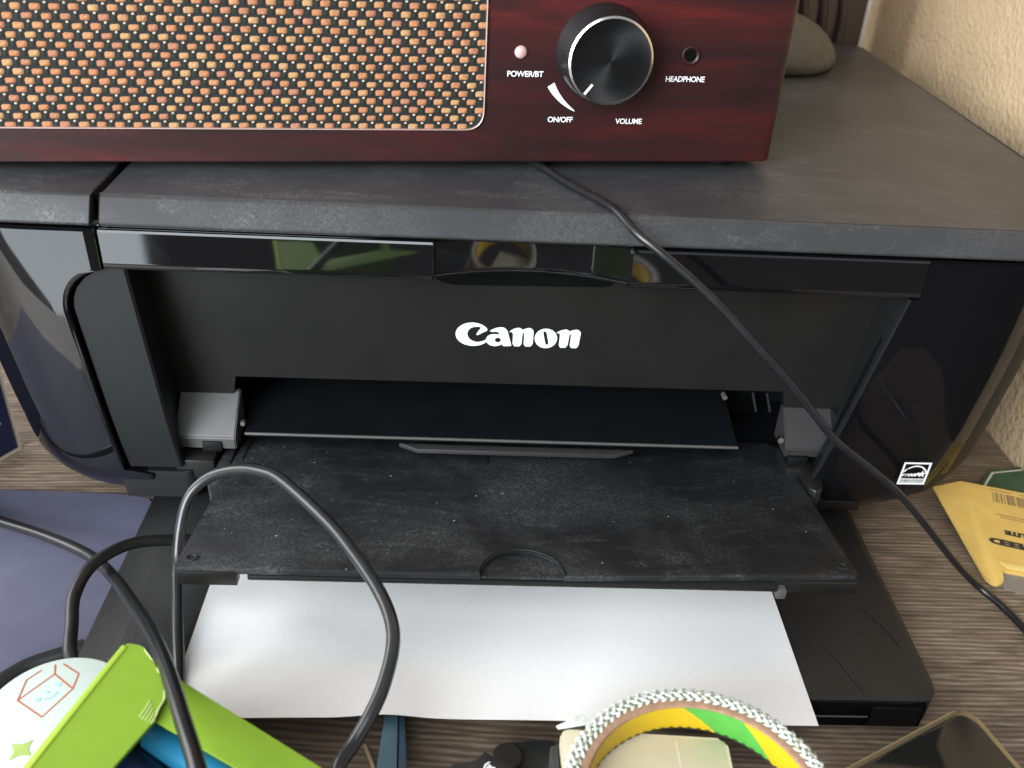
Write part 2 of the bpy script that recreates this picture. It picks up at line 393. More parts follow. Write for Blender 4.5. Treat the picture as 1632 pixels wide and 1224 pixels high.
# lid and control panel: flat slabs with a steep front chamfer
def slab(x0, x1, xg0=0, xg1=0, y_back=298, rr=0):
    b = bmesh.new()
    prof = [(6, 140.2), (-4.6, 140.2), (-5.6, 140.9), (-5.7, 141.8), (-0.7, 149.4), (0.4, 150.0)]
    nx = 2
    rings = []
    for x, k in ((x0, xg0), (x1, xg1)):
        r = [(x + k * max(0, (y + 5.7) / 5.7) * 0.4, y, z) for y, z in prof]
        rings.append(r)
    b = loft(rings, False, False, b)
    b.verts.ensure_lookup_table()
    poly = [(x0, 0.4), (x1, 0.4)] + ([(x1, y_back - 8), (x1 - 1.5, y_back - 3.2), (x1 - 6, y_back)] if rr else [(x1, y_back)]) + [(x0, y_back)]
    lo = [b.verts.new((x, y, 140.2)) for x, y in poly]; hi = [b.verts.new((x, y, 150)) for x, y in poly]
    b.faces.new(hi); n = len(poly)
    for i in range(1, n): b.faces.new((lo[i], lo[(i + 1) % n], hi[(i + 1) % n], hi[i]))
    for x in (x0, x1):
        b.faces.new([b.verts.new((x, y, z)) for y, z in prof])
    bmesh.ops.remove_doubles(b, verts=b.verts, dist=0.01)
    es = [e for e in b.edges if len(e.link_faces) == 2 and e.calc_face_angle(0) > 0.35]
    bmesh.ops.bevel(b, geom=es, offset=0.45, segments=2, profile=0.5, affect='EDGES')
    return b
part('scanner_lid', slab(-140.2, 224.5, rr=1), M['lid'], printer)
part('control_panel', slab(-214.5, -143.4), M['lid'], printer)
part('lid_gap', box(-146, -137.5, 4, 290, 128, 146), M['void'], printer)
part('upper_rim', box(-213, 222, 1.0, 284, 137.2, 140.0, 0.4), M['dark'], printer)
part('rim_line', box(-142.4, 222, -2.2, 2, 138.9, 139.7, 0.3), M['gloss'], printer)
# rear of the body behind the output bay
body = box(-150, 162, 75, 284, 1, 137)
part('body_shell', body, M['dark'], printer)
part('back_panel', box(-208, 216, 280, 288, 4, 139), M['dark'], printer)

# glossy strip with the scooped finger recess
def strip():
    xs = [-142.5, -141.9, -141] + [x for x in range(-130, -30, 10)] + [-28.2, -27.2, -26.6, -26.2, -25.6]
    xs += [-24, -20, -14, -8, -2, 4, 9, 14, 20, 26, 32, 38, 42, 43.4, 44.0, 44.4, 45.2, 47] + list(range(54, 150, 8)) + [151.2, 151.32]
    rings = []
    for x in xs:
        t = (x - 9) / 35.4; inside = abs(x - 9) < 35.4
        e = min(1.0, max(0.0, (35.4 - abs(x - 9)) / 0.8)) if inside else 0.0
        zb = 123.6
        d = e * (1.0 + 8.6 * (1 - t * t)) if inside else 0.0
        edge = 0.6 if x == -142.5 else (0.15 if x > 151.25 else 0)
        rr = [(x, 6 + d * 0.2, 138.6), (x, -2.6 + edge + d, 138.6), (x, -3.5 + edge + d, 138.3), (x, -4.0 + edge + d, 137.6)]
        for k in range(1, 8):
            s = k / 7; z = 137.6 + (zb + 0.9 - 137.6) * s
            rr.append((x, -4.0 + edge + d, z))
        y = -4.0 + edge + d
        rr += [(x, y + 0.25, zb + 0.25), (x, y + 0.9, zb), (x, y + 3.2, zb + 0.1), (x, 14, zb + 0.6)]
        rings.append(rr)
    return loft(rings)
part('glossy_strip', strip(), M['gloss_strip'], printer, 28)

py = lambda z: 14 + (125 - z) * 8 / 65           # the sloping logo panel
def pt(x, z, o=0.0): return (x, py(z) - o, z)
def panel():
    """panel outline with the paper slot cut out of its lower part"""
    o = bmesh.new()
    polys = [[(-136.5, 126), (151.5, 126), (147, 57.6), (121.4, 57.6), (119.5, 66.0), (-108.0, 65.0), (-110.0, 55.6), (-133.5, 55.6)]]
    b = flat(polys, lambda u, v: pt(u, v))
    ex = bmesh.ops.extrude_face_region(b, geom=list(b.faces)); vs = [v for v in ex['geom'] if isinstance(v, bmesh.types.BMVert)]
    bmesh.ops.translate(b, verts=vs, vec=(0, 3.5, 0)); o.free(); return b
part('logo_panel', panel(), M['panel'], printer)
part('pocket_shade', flat([rounded([(-27, 120), (43, 120), (41, 114.9), (37, 114.3), (-21, 112.9), (-26, 115.2)], [0, 0, 2, 0, 3, 0], 4)], lambda u, v: pt(u, v, 0.25)), M['void'], printer)  # flat black patch on the panel painting the shade under the finger recess

# maker's logo, traced letter by letter
LA = lambda cx, cy: (-21.736 + 0.033611 * cx + 0.0023 * cy, 99.647 + 0.001403 * cx - 0.0412 * cy)
def ell(cx, cy, rx, ry, n=28, rot=0.0): return [(cx + rx * math.cos(2 * math.pi * k / n) , cy + ry * math.sin(2 * math.pi * k / n)) for k in range(n)]
def soft(poly, it=1):
    for _ in range(it):
        out = []
        for i in range(len(poly)):
            a, b = Vector(poly[i]), Vector(poly[(i + 1) % len(poly)])
            out += [tuple(a * 0.8 + b * 0.2), tuple(a * 0.2 + b * 0.8)]
        poly = out
    return poly
Lc = [(465,188),(440,155),(400,128),(350,110),(290,101),(220,108),(160,130),(112,165),(88,205),(82,245),(92,285),(120,322),(165,352),(225,372),(290,379),(355,372),(410,352),(446,330),(446,298),(415,315),(375,328),(330,332),(285,320),(245,295),(224,262),(220,230),(235,195),(262,168),(300,154),(345,150),(390,158),(372,180),(345,210),(328,240),(332,250),(350,248),(400,222),(445,203)]
La = [(483,205),(520,180),(570,163),(625,157),(660,163),(685,185),(700,215),(715,275),(740,372),(735,380),(650,383),(635,375),(628,355),(600,372),(550,382),(500,376),(460,355),(440,322),(440,290),(460,262),(495,243),(540,237),(590,243),(600,235),(590,218),(565,210),(520,212)]
Ln = [(712,215),(735,195),(780,172),(825,163),(855,172),(872,190),(905,175),(950,165),(985,175),(1003,205),(1003,240),(990,387),(885,385),(893,235),(885,222),(872,232),(858,385),(752,382),(762,225),(740,212)]
Lm = [(1270,225),(1295,208),(1340,190),(1385,183),(1415,192),(1428,208),(1465,192),(1510,185),(1545,197),(1562,225),(1558,260),(1535,408),(1432,403),(1448,250),(1440,238),(1428,248),(1405,402),(1302,400),(1318,240),(1298,228)]
Lo = [(1115,212),(1140,205),(1155,215),(1185,355),(1160,368),(1145,355)]
def logo_pt(u, v):
    x, z = LA(u, v); return pt(x, z, 0.12)
for polys in ([soft(Lc)], [soft(La), ell(580, 308, 36, 28)], [soft(Ln)], [ell(1150, 290, 134, 116), soft(Lo)], [soft(Lm)]):
    part('logo_letter', flat(polys, logo_pt), M['white_print'], printer)

# cheeks (recessed matte faces beside the columns), inner bay walls
def cheek(side, ins):
    pts = []
    for z in [122.8, 121.5, 119, 115, 111, 107, 104, 95, 85, 75, 65, 55, 45, 33]:
        y = lerp_table(Yf, z) + ins
        if side < 0:
            xi = inner_x(z); xo = -135.5 + (122.8 - z) / 90 * 7.6
            pts.append([(xi + 1.5, y, z), ((xi + xo) / 2, y, z), (xo - 0.9, y, z), (xo, y + 0.9, z), (xo, y + 3.0, z), (-134.2, py(z) + 3, z)])
        else:
            xo = 149.2 - (127.7 - z) * 0.198
            pts.append([(xo + 0.3, y + 0.2, z), (xo - 0.35, y + 0.3, z), (xo - 0.5, y + 1.0, z), (xo - 0.2, y + 3.0, z), (145.5, py(z) + 3, z)])
    return loft(pts)
part('side_cheek', cheek(-1, 2.4), M['side'], printer, 30)
part('bay_wall', cheek(1, 0.1), M['side'], printer, 30)
# slot interior
part('slot_back', box(-112, 122, 60, 74, 30, 70), M['void'], printer)
part('slot_roof', box(-112, 122, 24, 74, 66.5, 70), M['void'], printer)
part('slot_floor', box(-128, 140, 18, 74, 22, 27), M['dark'], printer)
for x in (106.5, 112.5):
    part('guide_rib', tube([(x, 21.5, 65.0), (x + 2.6, 20.0, 56.5)], 0.55, 8, 3), M['side'], printer)
part('roller_pin', lathe([(0, 0), (1.1, 0), (1.1, 3), (0, 3)], (95, 24, 62.2), (0, -1, 0), 14), M['block'], printer)
def plate():
    b = bmesh.new(); rows = []
    for k in range(7):
        t = k / 6; y = 12.5 + 40 * t; z = 43.2 + 3.0 * t
        rows.append([(-104.5 - 3.0 * t, y, z), (0, y, z), (102.0 + 1.5 * t, y, z)])
    b = loft(rows, False, False, b)
    ex = bmesh.ops.extrude_face_region(b, geom=list(b.faces)); vs = [v for v in ex['geom'] if isinstance(v, bmesh.types.BMVert)]
    bmesh.ops.translate(b, verts=vs, vec=(0, 0, -1.6))
    return b
part('inner_plate', plate(), M['plate'], printer)
part('plate_edge_highlight', tube([(-104.4, 12.2, 43.0), (0, 12.2, 43.0), (101.9, 12.2, 43.0)], 0.62, 8, 4), M['block'], printer)  # paler tube that paints the highlight along the plate's front edge
part('grip_tab', prism([(-41, 13.5), (58, 13.5), (49, 9.4), (-33, 9.4)], 37.5, 39.4, 0.4), M['block_dark'], printer)

# grey guide blocks either side of the slot
def guide(x0, x1, zt, zf, zb, yf):
    b = bmesh.new()
    prof = [(py(zt) + 1, zt), (yf + 1.2, zf + 0.8), (yf, zf - 0.8), (yf + 0.4, zb), (26, zb), (26, zt)]
    b = loft([[(x, y, z) for y, z in prof] for x in (x0, x1)], True, True, b)
    bmesh.ops.bevel(b, geom=[e for e in b.edges], offset=0.5, segments=2, affect='EDGES'); return b
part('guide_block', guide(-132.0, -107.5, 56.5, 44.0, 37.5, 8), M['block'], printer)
part('guide_notch', box(-121, -113.2, 7.2, 12, 36.9, 41.6, 0.3), M['dark'], printer)
part('guide_step', box(-131.5, -116, 3, 20, 26, 35.2, 0.5), M['panel'], printer)
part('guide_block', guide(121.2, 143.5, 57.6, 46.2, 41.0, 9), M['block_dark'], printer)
part('guide_notch', box(122.8, 131.2, 7.5, 14, 37.6, 42.0, 0.3), M['dark'], printer)
part('guide_wedge', prism([(141.5, 6), (148.5, 2), (148, 22), (141.5, 22)], 36, 58.5, 0.5), M['side'], printer)
part('guide_step', box(122.5, 140, 6, 22, 24, 37.0, 0.5), M['panel'], printer)
# lower rails under the cheeks
part('base_rail', prism(rounded([(-153, 1.2), (-124.2, 1.2), (-124.2, 30), (-153, 30)], [0.5, 4, 0, 0], 5), 8.5, 30.6, 0.6, zb=lambda x, y: 17.5 - max(0, y - 2) * 0.5), M['side'], printer)
part('base_rail', box(133, 157, 3.2, 30, 18, 30.5, 0.6), M['panel'], printer)
part('rail_slot', box(137.5, 156, 2.7, 6, 24.6, 27.8, 0.2), M['void'], printer)
part('rail_lip', box(139, 156, 2.4, 6, 22.4, 23.4, 0.3), M['side'], printer)
part('base_plate', box(-150, 160, 22, 280, 0.3, 9), M['dark'], printer)

# output tray
TZ = lambda x, y: 0.03465e3 - 0.15 * y - (0.0)
def tray():
    poly = [(-104.5, 31), (-108.2, 30), (-110.3, -68.2), (-109.6, -69.8), (22.7 + 29.0 * 0 - 29.4, -69.8)]
    arc = [(8.1 + 14.6 * math.cos(a), -69.8 + 14.9 * math.sin(a)) for a in [math.pi - math.pi * k / 16 for k in range(17)]]
    poly = [(-104.5, 31), (-108.2, 30), (-110.6, -68.4), (-109.8, -69.8)] + arc + [(126.6, -65.4), (127.8, -63.4), (127.2, 33), (122, 36)]
    b = prism(poly, 0, 0, 0.6, zf=TZ, zb=lambda x, y: TZ(x, y) - 2.6)
    return b
ot = part('output_tray', tray(), M['tray'], printer)
part('tray_notch', prism([(8.1 + 14.3 * math.cos(a), -69.4 + 14.5 * math.sin(a)) for a in [math.pi * k / 20 for k in range(21)]], 0, 0, 0, zf=lambda x, y: TZ(x, y) - 1.3, zb=lambda x, y: TZ(x, y) - 2.4), M['tray'], ot)
part('notch_rim', tube([(8.1 + 14.8 * math.cos(a), -69.6 + 15.0 * math.sin(a), TZ(0, -69.6 + 15.0 * math.sin(a)) + 0.05) for a in [math.pi * k / 18 for k in range(19)]], 0.42, 6, 2), M['side'], ot)
part('front_lip', box(-109.4, -89.5, -70.4, -66, 37.6, 43.6, 0.4), M['panel'], ot)
part('front_lip', box(97.5, 127.2, -67.4, -62, 37.4, 42.2, 0.4), M['panel'], ot)
part('tray_underside', box(-86, 98, -70.2, -60, 40.0, 42.2, 0.6), M['side'], ot)
part('pale_tab', box(97.8, 101.2, -70.6, -66, 37.2, 41.0, 0.3), M['block'], ot)
for x, y in ((-105.8, -64.2), (123.4, -60.2)):
    part('corner_stud', lathe([(2.1, 0), (2.1, 0.45), (1.5, 0.5), (1.4, 0.1), (0, 0.1)], (x, y, TZ(x, y) - 0.05), (0, 0.15, 1), 20), M['tray'], ot)
part('tray_seam', tube([(-104.8, 29, TZ(0, 29) + 0.05), (-105.2, 6, TZ(0, 6) + 0.05)], 0.3, 6, 3), M['panel'], ot)
part('tray_seam', tube([(-3.6, 22, TZ(0, 22) + 0.0), (-3.4, 8, TZ(0, 8) + 0.0)], 0.25, 6, 3), M['dark'], ot)
part('tray_arm', prism([(-113, 24), (-109.4, 24), (-110.8, -20), (-116, -8)], 24, 33, 0.5), M['tray'], ot)
part('tray_arm', prism(rounded([(127.6, 22), (132.2, 12), (134.6, -6), (130.5, -10.5), (128.0, -8)], 1.2, 3), 31, 38.2, 0.6), M['panel'], ot)
part('hinge_screw', lathe([(0, 2), (1.3, 2), (1.5, 0), (0, 0)], (119.5, 14, 47.0), (0, -1, 0.2), 12), M['chrome'], printer)
part('hinge_screw', lathe([(0, 2), (1.0, 2), (1.2, 0), (0, 0)], (-105.5, 16, 46.0), (0, -1, 0.2), 12), M['block'], printer)

# paper cassette below
cas = rounded([(-145, 20), (-144.6, -92), (157.5, -92), (156.6, 24)], [0, 16, 16, 0], 8)
cas_top = rounded([(-131.5, 20), (-131.5, -92.2), (154.2, -92.2), (153.4, 24)], [0, 3, 10, 0], 8)
def cassette():
    outer = rounded([(-145.2, 22), (-145.4, -94), (156.2, -94), (157.0, 22)], [0, 10, 12, 0], 8)
    inner = rounded([(-133.0, 22), (-131.8, -94), (154.5, -94), (153.6, 22)], [0, 4, 7, 0], 8)
    b = bmesh.new(); n = len(outer)
    R = [[(x, y, 0.8) for x, y in outer], [(x, y, 10.8) for x, y in outer], [(x, y, 11.6) for x, y in [((a[0] * 0.97 + c[0] * 0.03), a[1] * 0.97 + c[1] * 0.03) for a, c in zip(outer, inner)]],
         [(x, y, 13.2) for x, y in inner], [(x * 0.997, y * 0.997, 13.4) for x, y in inner]]
    loft(R, False, True, b); b.faces.new([v for v in list(b.verts)[-n:]])
    return b
cass = part('paper_cassette', cassette(), M['cassette'], printer)
part('front_slot', box(78, 149.8, -94.9, -90, 1.0, 11.9, 0.2), M['void'], cass)
part('slot_catch', box(131, 148.6, -95.3, -90, 1.6, 11.0, 0.4), M['dark'], cass)
part('slot_line', tube([(98, -95.2, 6.2), (130, -95.2, 6.2)], 0.35, 6, 3), M['block'], cass)
part('cassette_scratch', tube([(121.5, -72, 13.4), (124.5, -80, 13.45), (128.4, -91, 13.4)], 0.22, 5, 4), M['side'], cass)
part('cassette_scratch', tube([(141, -50, 13.4), (147.2, -62, 13.45), (149.2, -70, 13.4)], 0.22, 5, 4), M['side'], cass)

# efficiency mark printed on the right column
ex, ez = (166.0, 38.6), (1, 1)
def emark(u, v):                                  # u right, v up in mm from the mark's lower left corner
    return (165.5 + u * 1.0 + v * 0.035, -4.15 + max(0, (165.5 + u - 170)) ** 2 * 0.004 + max(0, 42 - 38.6 - v) * 0.0, 38.5 + v)
em = part('efficiency_mark', flat([[(0, 0), (11.6, 0), (11.6, 11.3), (0, 11.3)], [(0.85, 0.8), (0.85, 10.5), (10.75, 10.5), (10.75, 0.8)]], lambda u, v: emark(u, v)), M['white_print'], printer)
part('mark_arc', strokes_mesh(stroke([(0.8, 6.3), (2.2, 8.0), (4.2, 9.2), (6.2, 9.5), (8.2, 9.0), (9.8, 7.6), (10.8, 5.9)], 0.6), emark), M['white_print'], em)
part('mark_script', strokes_mesh(stroke([(1.0, 4.6), (1.9, 5.4), (2.4, 4.5), (3.3, 5.4), (3.8, 4.5), (4.6, 5.4), (5.2, 4.5), (6.0, 5.5), (6.4, 4.6), (7.2, 5.8), (8.0, 4.9)], 0.75), emark), M['white_print'], em)
star = [(9.0 + (1.9 if k % 2 == 0 else 0.8) * math.cos(math.pi / 2 + k * math.pi / 5), 5.5 + (1.9 if k % 2 == 0 else 0.8) * math.sin(math.pi / 2 + k * math.pi / 5)) for k in range(10)]
part('mark_star', flat([star], emark), M['white_print'], em)
part('mark_band', flat([[(0.9, 0.85), (10.7, 0.85), (10.7, 3.2), (0.9, 3.2)]], emark), M['grey_print'], em)
part('mark_lettering', lettering('ENERGY STAR', 1.55, lambda u, v: tuple(Vector(emark(5.8 + u, 1.45 + v)) + Vector((0, -0.06, 0)))), M['black_print'], em)

# ---------------------------------------------------------------- sheet of paper in the cassette
def sheet():
    rows = []
    for j in range(61):
        y = -105.4 + 150 * j / 60; r = []
        for i in range(55):
            x = -107.6 + 215.6 * i / 54; z = 14.2
            e = max(0, (-60 - y)) / 45.0
            z += 2.0 * math.exp(-((x + 36) / 12) ** 2) * e ** 2          # a soft buckle at the front edge
            d = (x + 100) * 0.55 + (y + 92) * -0.83
            z += 2.4 * math.exp(-(d / 8) ** 2) * math.exp(-((x + 90) / 30) ** 2)
            z += 0.25 * math.sin(x * 0.04 + 1.0) * e
            z -= 0.9 * max(0, (-x - 70) / 38) * e
            r.append((x, y - 1.0 * max(0, (-x - 60) / 48) * e, max(13.75, z)))
        rows.append(r)
    b = loft(rows)
    ex = bmesh.ops.extrude_face_region(b, geom=list(b.faces)); vs = [v for v in ex['geom'] if isinstance(v, bmesh.types.BMVert)]
    bmesh.ops.translate(b, verts=vs, vec=(0, 0, -0.2)); return b
single('paper_sheet', sheet(), M['paper'], 'plain white sheet of paper lying in the open cassette under the dusty tray', 'paper', 60)

# ---------------------------------------------------------------- radio on the lid (local axes: x along its front, y into it, z up)
radio = thing('radio', 'red lacquered wooden radio with orange woven speaker cloth on the printer lid', 'radio', (-49.4, 32.7, 154), math.radians(7.2))
b = prism(rounded([(-176, 0), (155.2, 0), (155.2, 105), (-176, 105)], [5, 5.5, 5, 5], 8), 0, 122, 1.0)
bmesh.ops.bevel(b, geom=[e for e in b.edges if all(v.co.z < 0.01 for v in e.verts)], offset=0.6, segments=2, affect='EDGES')
part('cabinet', b, M['radio'], radio)
for x, y in ((-160, 14), (138, 14), (-160, 92), (138, 92)):
    part('foot', lathe([(0, -4), (6, -4), (6.3, -3.4), (6.3, 0.2), (0, 0.2)], (x, y, 0), (0, 0, 1), 24), M['dark'], radio)
gx0, gx1, gz0, gz1 = -163.0, 39.6, 12.4, 108.0
gp = rounded([(gx0, gz0), (gx1, gz0), (gx1, gz1), (gx0, gz1)], 7.5, 8)
def v3(u, v, y): return (u, y, v)
part('speaker_cloth', flat([gp], lambda u, v: (u, -0.12, v)), M['weave'], radio)
pth = [(u, -0.3, v) for u, v in gp]; pth.append(pth[0])
bead_bm = bmesh.new(); rings = []
n = len(gp)
for k in range(n):
    p = Vector(gp[k]); a = Vector(gp[k - 1]); c = Vector(gp[(k + 1) % n]); t = (c - a).normalized(); nn = Vector((t.y, -t.x))
    rings.append([(p.x + nn.x * 0.42 * math.cos(q), -0.1 - 1.0 * max(0, math.sin(q)) , p.y + nn.y * 0.42 * math.cos(q)) for q in [math.pi * j / 6 for j in range(7)]])
rings.append(rings[0]); loft(rings, False, False, bead_bm)
part('grille_bead', bead_bm, M['bead'], radio, 60)
# woven speaker cloth: every orange float is a stitch of its own
def stitch_mesh(name, m, w, h, d):
    b = bmesh.new(); rows = []
    for j in range(6):
        v = -1 + 2 * j / 5; r = []
        for i in range(7):
            u = -1 + 2 * i / 6; s = max(0, (1 - abs(u) ** 3.5) * (1 - abs(v) ** 2.6))
            r.append((u * w * (1 - 0.06 * abs(v) ** 3), -d * s ** 0.6 + (0.18 * math.cos(v * 7) * d * s), v * h * (1 - 0.10 * abs(u) ** 4)))
        rows.append(r)
    loft(rows, False, False, b)
    bmesh.ops.scale(b, verts=b.verts, vec=(MM, MM, MM)); bmesh.ops.recalc_face_normals(b, faces=b.faces)
    me = bpy.data.meshes.new(name); b.to_mesh(me); b.free(); me.materials.append(m)
    me.polygons.foreach_set('use_smooth', [True] * len(me.polygons)); return me
stitch = [stitch_mesh('cloth_stitch', m, 1.72, 1.08, 0.62) for m in M['thread']]
spots = []; pale = bmesh.new(); warp = bmesh.new()
row = 0; z = gz0 + 1.0
while z < gz1 - 1:
    for k in range(-2, 36):
        x = gx0 + 2 + k * 6.02 + (3.01 if row % 2 else 0) + 0.11 * row * 0 + (z - gz0) * 0.02
        if not (gx0 + 1.6 < x < gx1 - 0.9): continue
        if x > gx1 - 8 and z < gz0 + 6 and (x - (gx1 - 8)) + (gz0 + 6 - z) > 9.2: continue
        spots.append((x, z))
        # pale knot under each float and a dark vertical bar between floats
        if x + 0.3 < gx1 - 1 and z - 1.75 > gz0 + 0.6:
            q = bmesh.ops.create_icosphere(pale, subdivisions=1, radius=0.5)['verts']
            for v in q: v.co = Vector((x + 0.25 + v.co.x * 1.15, -0.35 + v.co.y * 0.7, z - 1.62 + v.co.z * 0.95))
        if x + 3.0 < gx1 - 1.5:
            q = bmesh.ops.create_icosphere(warp, subdivisions=1, radius=1.0)['verts']
            for v in q: v.co = Vector((x + 3.0 + v.co.x * 0.85, -0.12 + v.co.y * 0.35, z + v.co.z * 1.35))
    row += 1; z += 2.99
spots.sort(key=lambda s: (s[1] > 61, s[0] < -140, s[1] * 0.6 + s[0] * 0.12))
rest = bmesh.new()
for i, (x, z) in enumerate(spots):
    jx, jz, a = random.uniform(-.12, .12), random.uniform(-.1, .1), random.uniform(-.06, .06)
    me = stitch[random.choice((0, 0, 1, 1, 2, 3))]
    if i < 300:
        o = bpy.data.objects.new('cloth_stitch', me); C.objects.link(o); o.parent = radio
        o.location = Vector((x + jx, -0.1, z + jz)) * MM; o.rotation_euler = (0, a, 0); o.scale = (random.uniform(.92, 1.04), 1, random.uniform(.9, 1.06))
    else:
        n0 = len(rest.verts); f0 = len(rest.faces); rest.from_mesh(me); rest.verts.ensure_lookup_table(); rest.faces.ensure_lookup_table()
        for v in list(rest.verts)[n0:]: v.co = v.co * 1000 + Vector((x + jx, -0.1, z + jz))
        mi = stitch.index(me)
        for f in list(rest.faces)[f0:]: f.material_index = mi
o = part('cloth_stitches', rest, M['thread'], radio); o['kind'] = 'stuff'
o = part('pale_knots', pale, M['pale'], radio); o['kind'] = 'stuff'
o = part('warp_bars', warp, M['weave2'], radio); o['kind'] = 'stuff'
# knob
kc = (82.3, 0, 40.7)
knob = part('volume_knob', lathe([(17.3, 0.05), (17.3, 0.8), (16.9, 1.5), (15.6, 12.4), (15.25, 13.0)], kc, (0, -1, 0), 96), M['knob'], radio, 30)
part('knob_bevel', lathe([(15.25, 13.0), (14.5, 13.55)], kc, (0, -1, 0), 96), M['chrome'], knob)
part('knob_face', lathe([(14.5, 13.55), (14.2, 13.4), (9, 13.25), (4, 13.2), (0, 13.2)], kc, (0, -1, 0), 96), M['knobface'], knob)
def kf(u, v): return (kc[0] + u, -13.75, kc[2] + v)
a = math.radians(232)
part('knob_pointer', strokes_mesh(stroke([(14.0 * math.cos(a), 14.0 * math.sin(a)), (10.2 * math.cos(a), 10.2 * math.sin(a))], 0.95), kf), M['white_print'], knob)
# indicator lamp, socket, printed words
part('power_lamp', lathe([(2.3, 0), (2.2, 0.5), (1.6, 1.1), (0.8, 1.4), (0, 1.5)], (52.2, -0.1, 40.5), (0, -1, 0), 24), M['led'], radio)
jk = part('headphone_socket', lathe([(3.6, 0), (3.5, 0.7), (3.0, 0.9), (2.3, 0.5), (2.1, -1.5)], (115.4, -0.1, 40.4), (0, -1, 0), 32), M['radio'], radio)
part('socket_hole', lathe([(2.3, 0.35), (0, 0.35)], (115.4, -0.1, 40.4), (0, -1, 0), 24), M['void'], jk)
def rp(u0, v0): return lambda u, v: (u0 + u, -0.14, v0 + v)
for txt, u0, v0, s, w in (('POWER/BT', 54.2, 31.9, 2.85, 1.0), ('ON/OFF', 68.4, 15.4, 2.8, 0.98), ('VOLUME', 94.9, 14.9, 2.8, 0.98), ('HEADPHONE', 114.7, 30.8, 2.85, 0.93)):
    part('printed_word', lettering(txt, s, rp(u0, v0), 'CENTER', 0.05, w), M['white_print'], radio)
cr_in = []; cr_out = []
for k in range(13):
    t = k / 12; a = math.radians(213 + 35 * t); r = 23.3; w = 2.7 * (1 - t) ** 0.8 + 0.25
    cr_out.append((r * math.cos(a), r * math.sin(a))); cr_in.append(((r - w) * math.cos(a), (r - w) * math.sin(a)))
cr = [(82.3 + x, 41.0 + y) for x, y in cr_out + cr_in[::-1]]
part('volume_mark', flat([cr], rp(0, 0)), M['white_print'], radio)

# ---------------------------------------------------------------- things behind and beside the printer
def dome():
    b = bmesh.new(); rings = []
    for r, h in [(0.001, 27.5), (6, 27.2), (12, 26.0), (18, 24.0), (24, 20.8), (29.5, 16.5), (33.5, 11.5), (35.6, 7), (36.0, 4), (35, 1.6), (32.5, 0.1), (0.001, 0.1)]:
        rings.append([(152.5 + r * 1.02 * math.cos(a), 246 + r * 1.12 * math.sin(a), 150 + h * 1.0) for a in [2 * math.pi * k / 40 for k in range(40)]])
    return loft(rings, False, True, b)
single('dome_stone', dome(), M['stone'], 'smooth grey dome-shaped stone on the lid behind the radio', 'stone', 60)
dk = thing('carved_box', 'dark brown carved wooden box behind the printer by the beige wall', 'box', (180, 330, 0))
part('box_body', box(120, 230.5, 312, 380, 0, 230, 1.5), M['carved'], dk)
part('box_edge', box(228.2, 231.4, 310.5, 381, 0, 230, 0.6), M['pale'], dk)
for k in range(8):
    x = 126 + k * 12.4
    part('carved_flute', tube([(x, 312, 4), (x, 310.5, 60), (x + 1, 310.2, 120), (x + 1.5, 309.5, 160), (x - 1, 312, 182), (x + 2, 310, 205), (x, 312, 228)], 4.6, 10, 6, taper=lambda t: 0.8 + 0.3 * math.sin(t * 9)), M['carved'], dk)

nb = thing('navy_booklet', 'navy blue booklet with cream border standing left of the printer', 'booklet', (-221.8, 54.9, 0), math.radians(60.1))
part('cover', box(-60, -2.0, -0.3, 3.2, 2.0, 64), M['navy'], nb)
part('border', join(box(-60, -0.0, 0, 3.0, 0.0, 1.95), box(-1.95, 0, 0, 3.0, 1.95, 64)), M['cream'], nb)
part('cover_dot', lathe([(0, 0.1), (0.8, 0.1), (0.8, 0)], (-7.5, -0.3, 18.5), (0, -1, 0), 14), M['white_print'], nb)

lav = [(-330, 24), (-168.5, 22), (-148.4, 19), (-141, 15.8), (-139.5, 12), (-137.5, -60), (-136, -130), (-330, -130)]
single('lavender_folder', prism(rounded(lav, [0, 3, 4, 3, 3, 0, 0, 0], 4), 0.15, 1.3, 0.4), M['lavender'], 'flat lavender folder on the desk left of the paper cassette', 'folder')

# yellow packet lying by the right wall, with what it rests on
pkz = lambda x, y: 1.6 + 0.075 * (y + 24)
pk = thing('yellow_packet', 'yellow paper packet with upside-down black print beside the printer on the right', 'packet', (228, 10, 0))
pp = rounded([(207.6, 37.3), (222.0, 41.5), (261, 31.4), (261, -25.5), (217.6, -14.5), (215.4, -21.6), (210.6, -23.6), (208.2, -20)], [0, 1, 0, 0, 1, 2, 2, 1.5], 4)
part('wrapper', prism(pp, 0, 0, 0.25, zf=lambda x, y: pkz(x, y), zb=lambda x, y: 0.4 if y < 0 else pkz(x, y) - 1.4), M['packet'], pk)
part('fold_flap', prism([(218.5, -10.2), (261, -20.4), (261, -24.5), (219.5, -13.8)], 0, 0, 0.1, zf=lambda x, y: pkz(x, y) + 0.5, zb=lambda x, y: pkz(x, y) + 0.1), M['packet2'], pk)
ux, uy = Vector((-0.957, 0.291, 0)), Vector((-0.291, -0.957, 0))
def pkp(o):
    def f(u, v):
        w = Vector((o[0], o[1], 0)) + ux * u + uy * v; return (w.x, w.y, pkz(w.x, w.y) + 0.14)
    return f
part('printed_word', lettering('SPEED', 5.0, pkp((219.9, 4.6)), 'RIGHT', 0.34, 1.7), M['black_print'], pk)
part('printed_word', lettering('LITE', 3.6, pkp((229.2, 9.0)), 'RIGHT', 0.3, 1.4), M['black_print'], pk)
f = pkp((232.2, 27.6)); b = bmesh.new(); u = 0.0
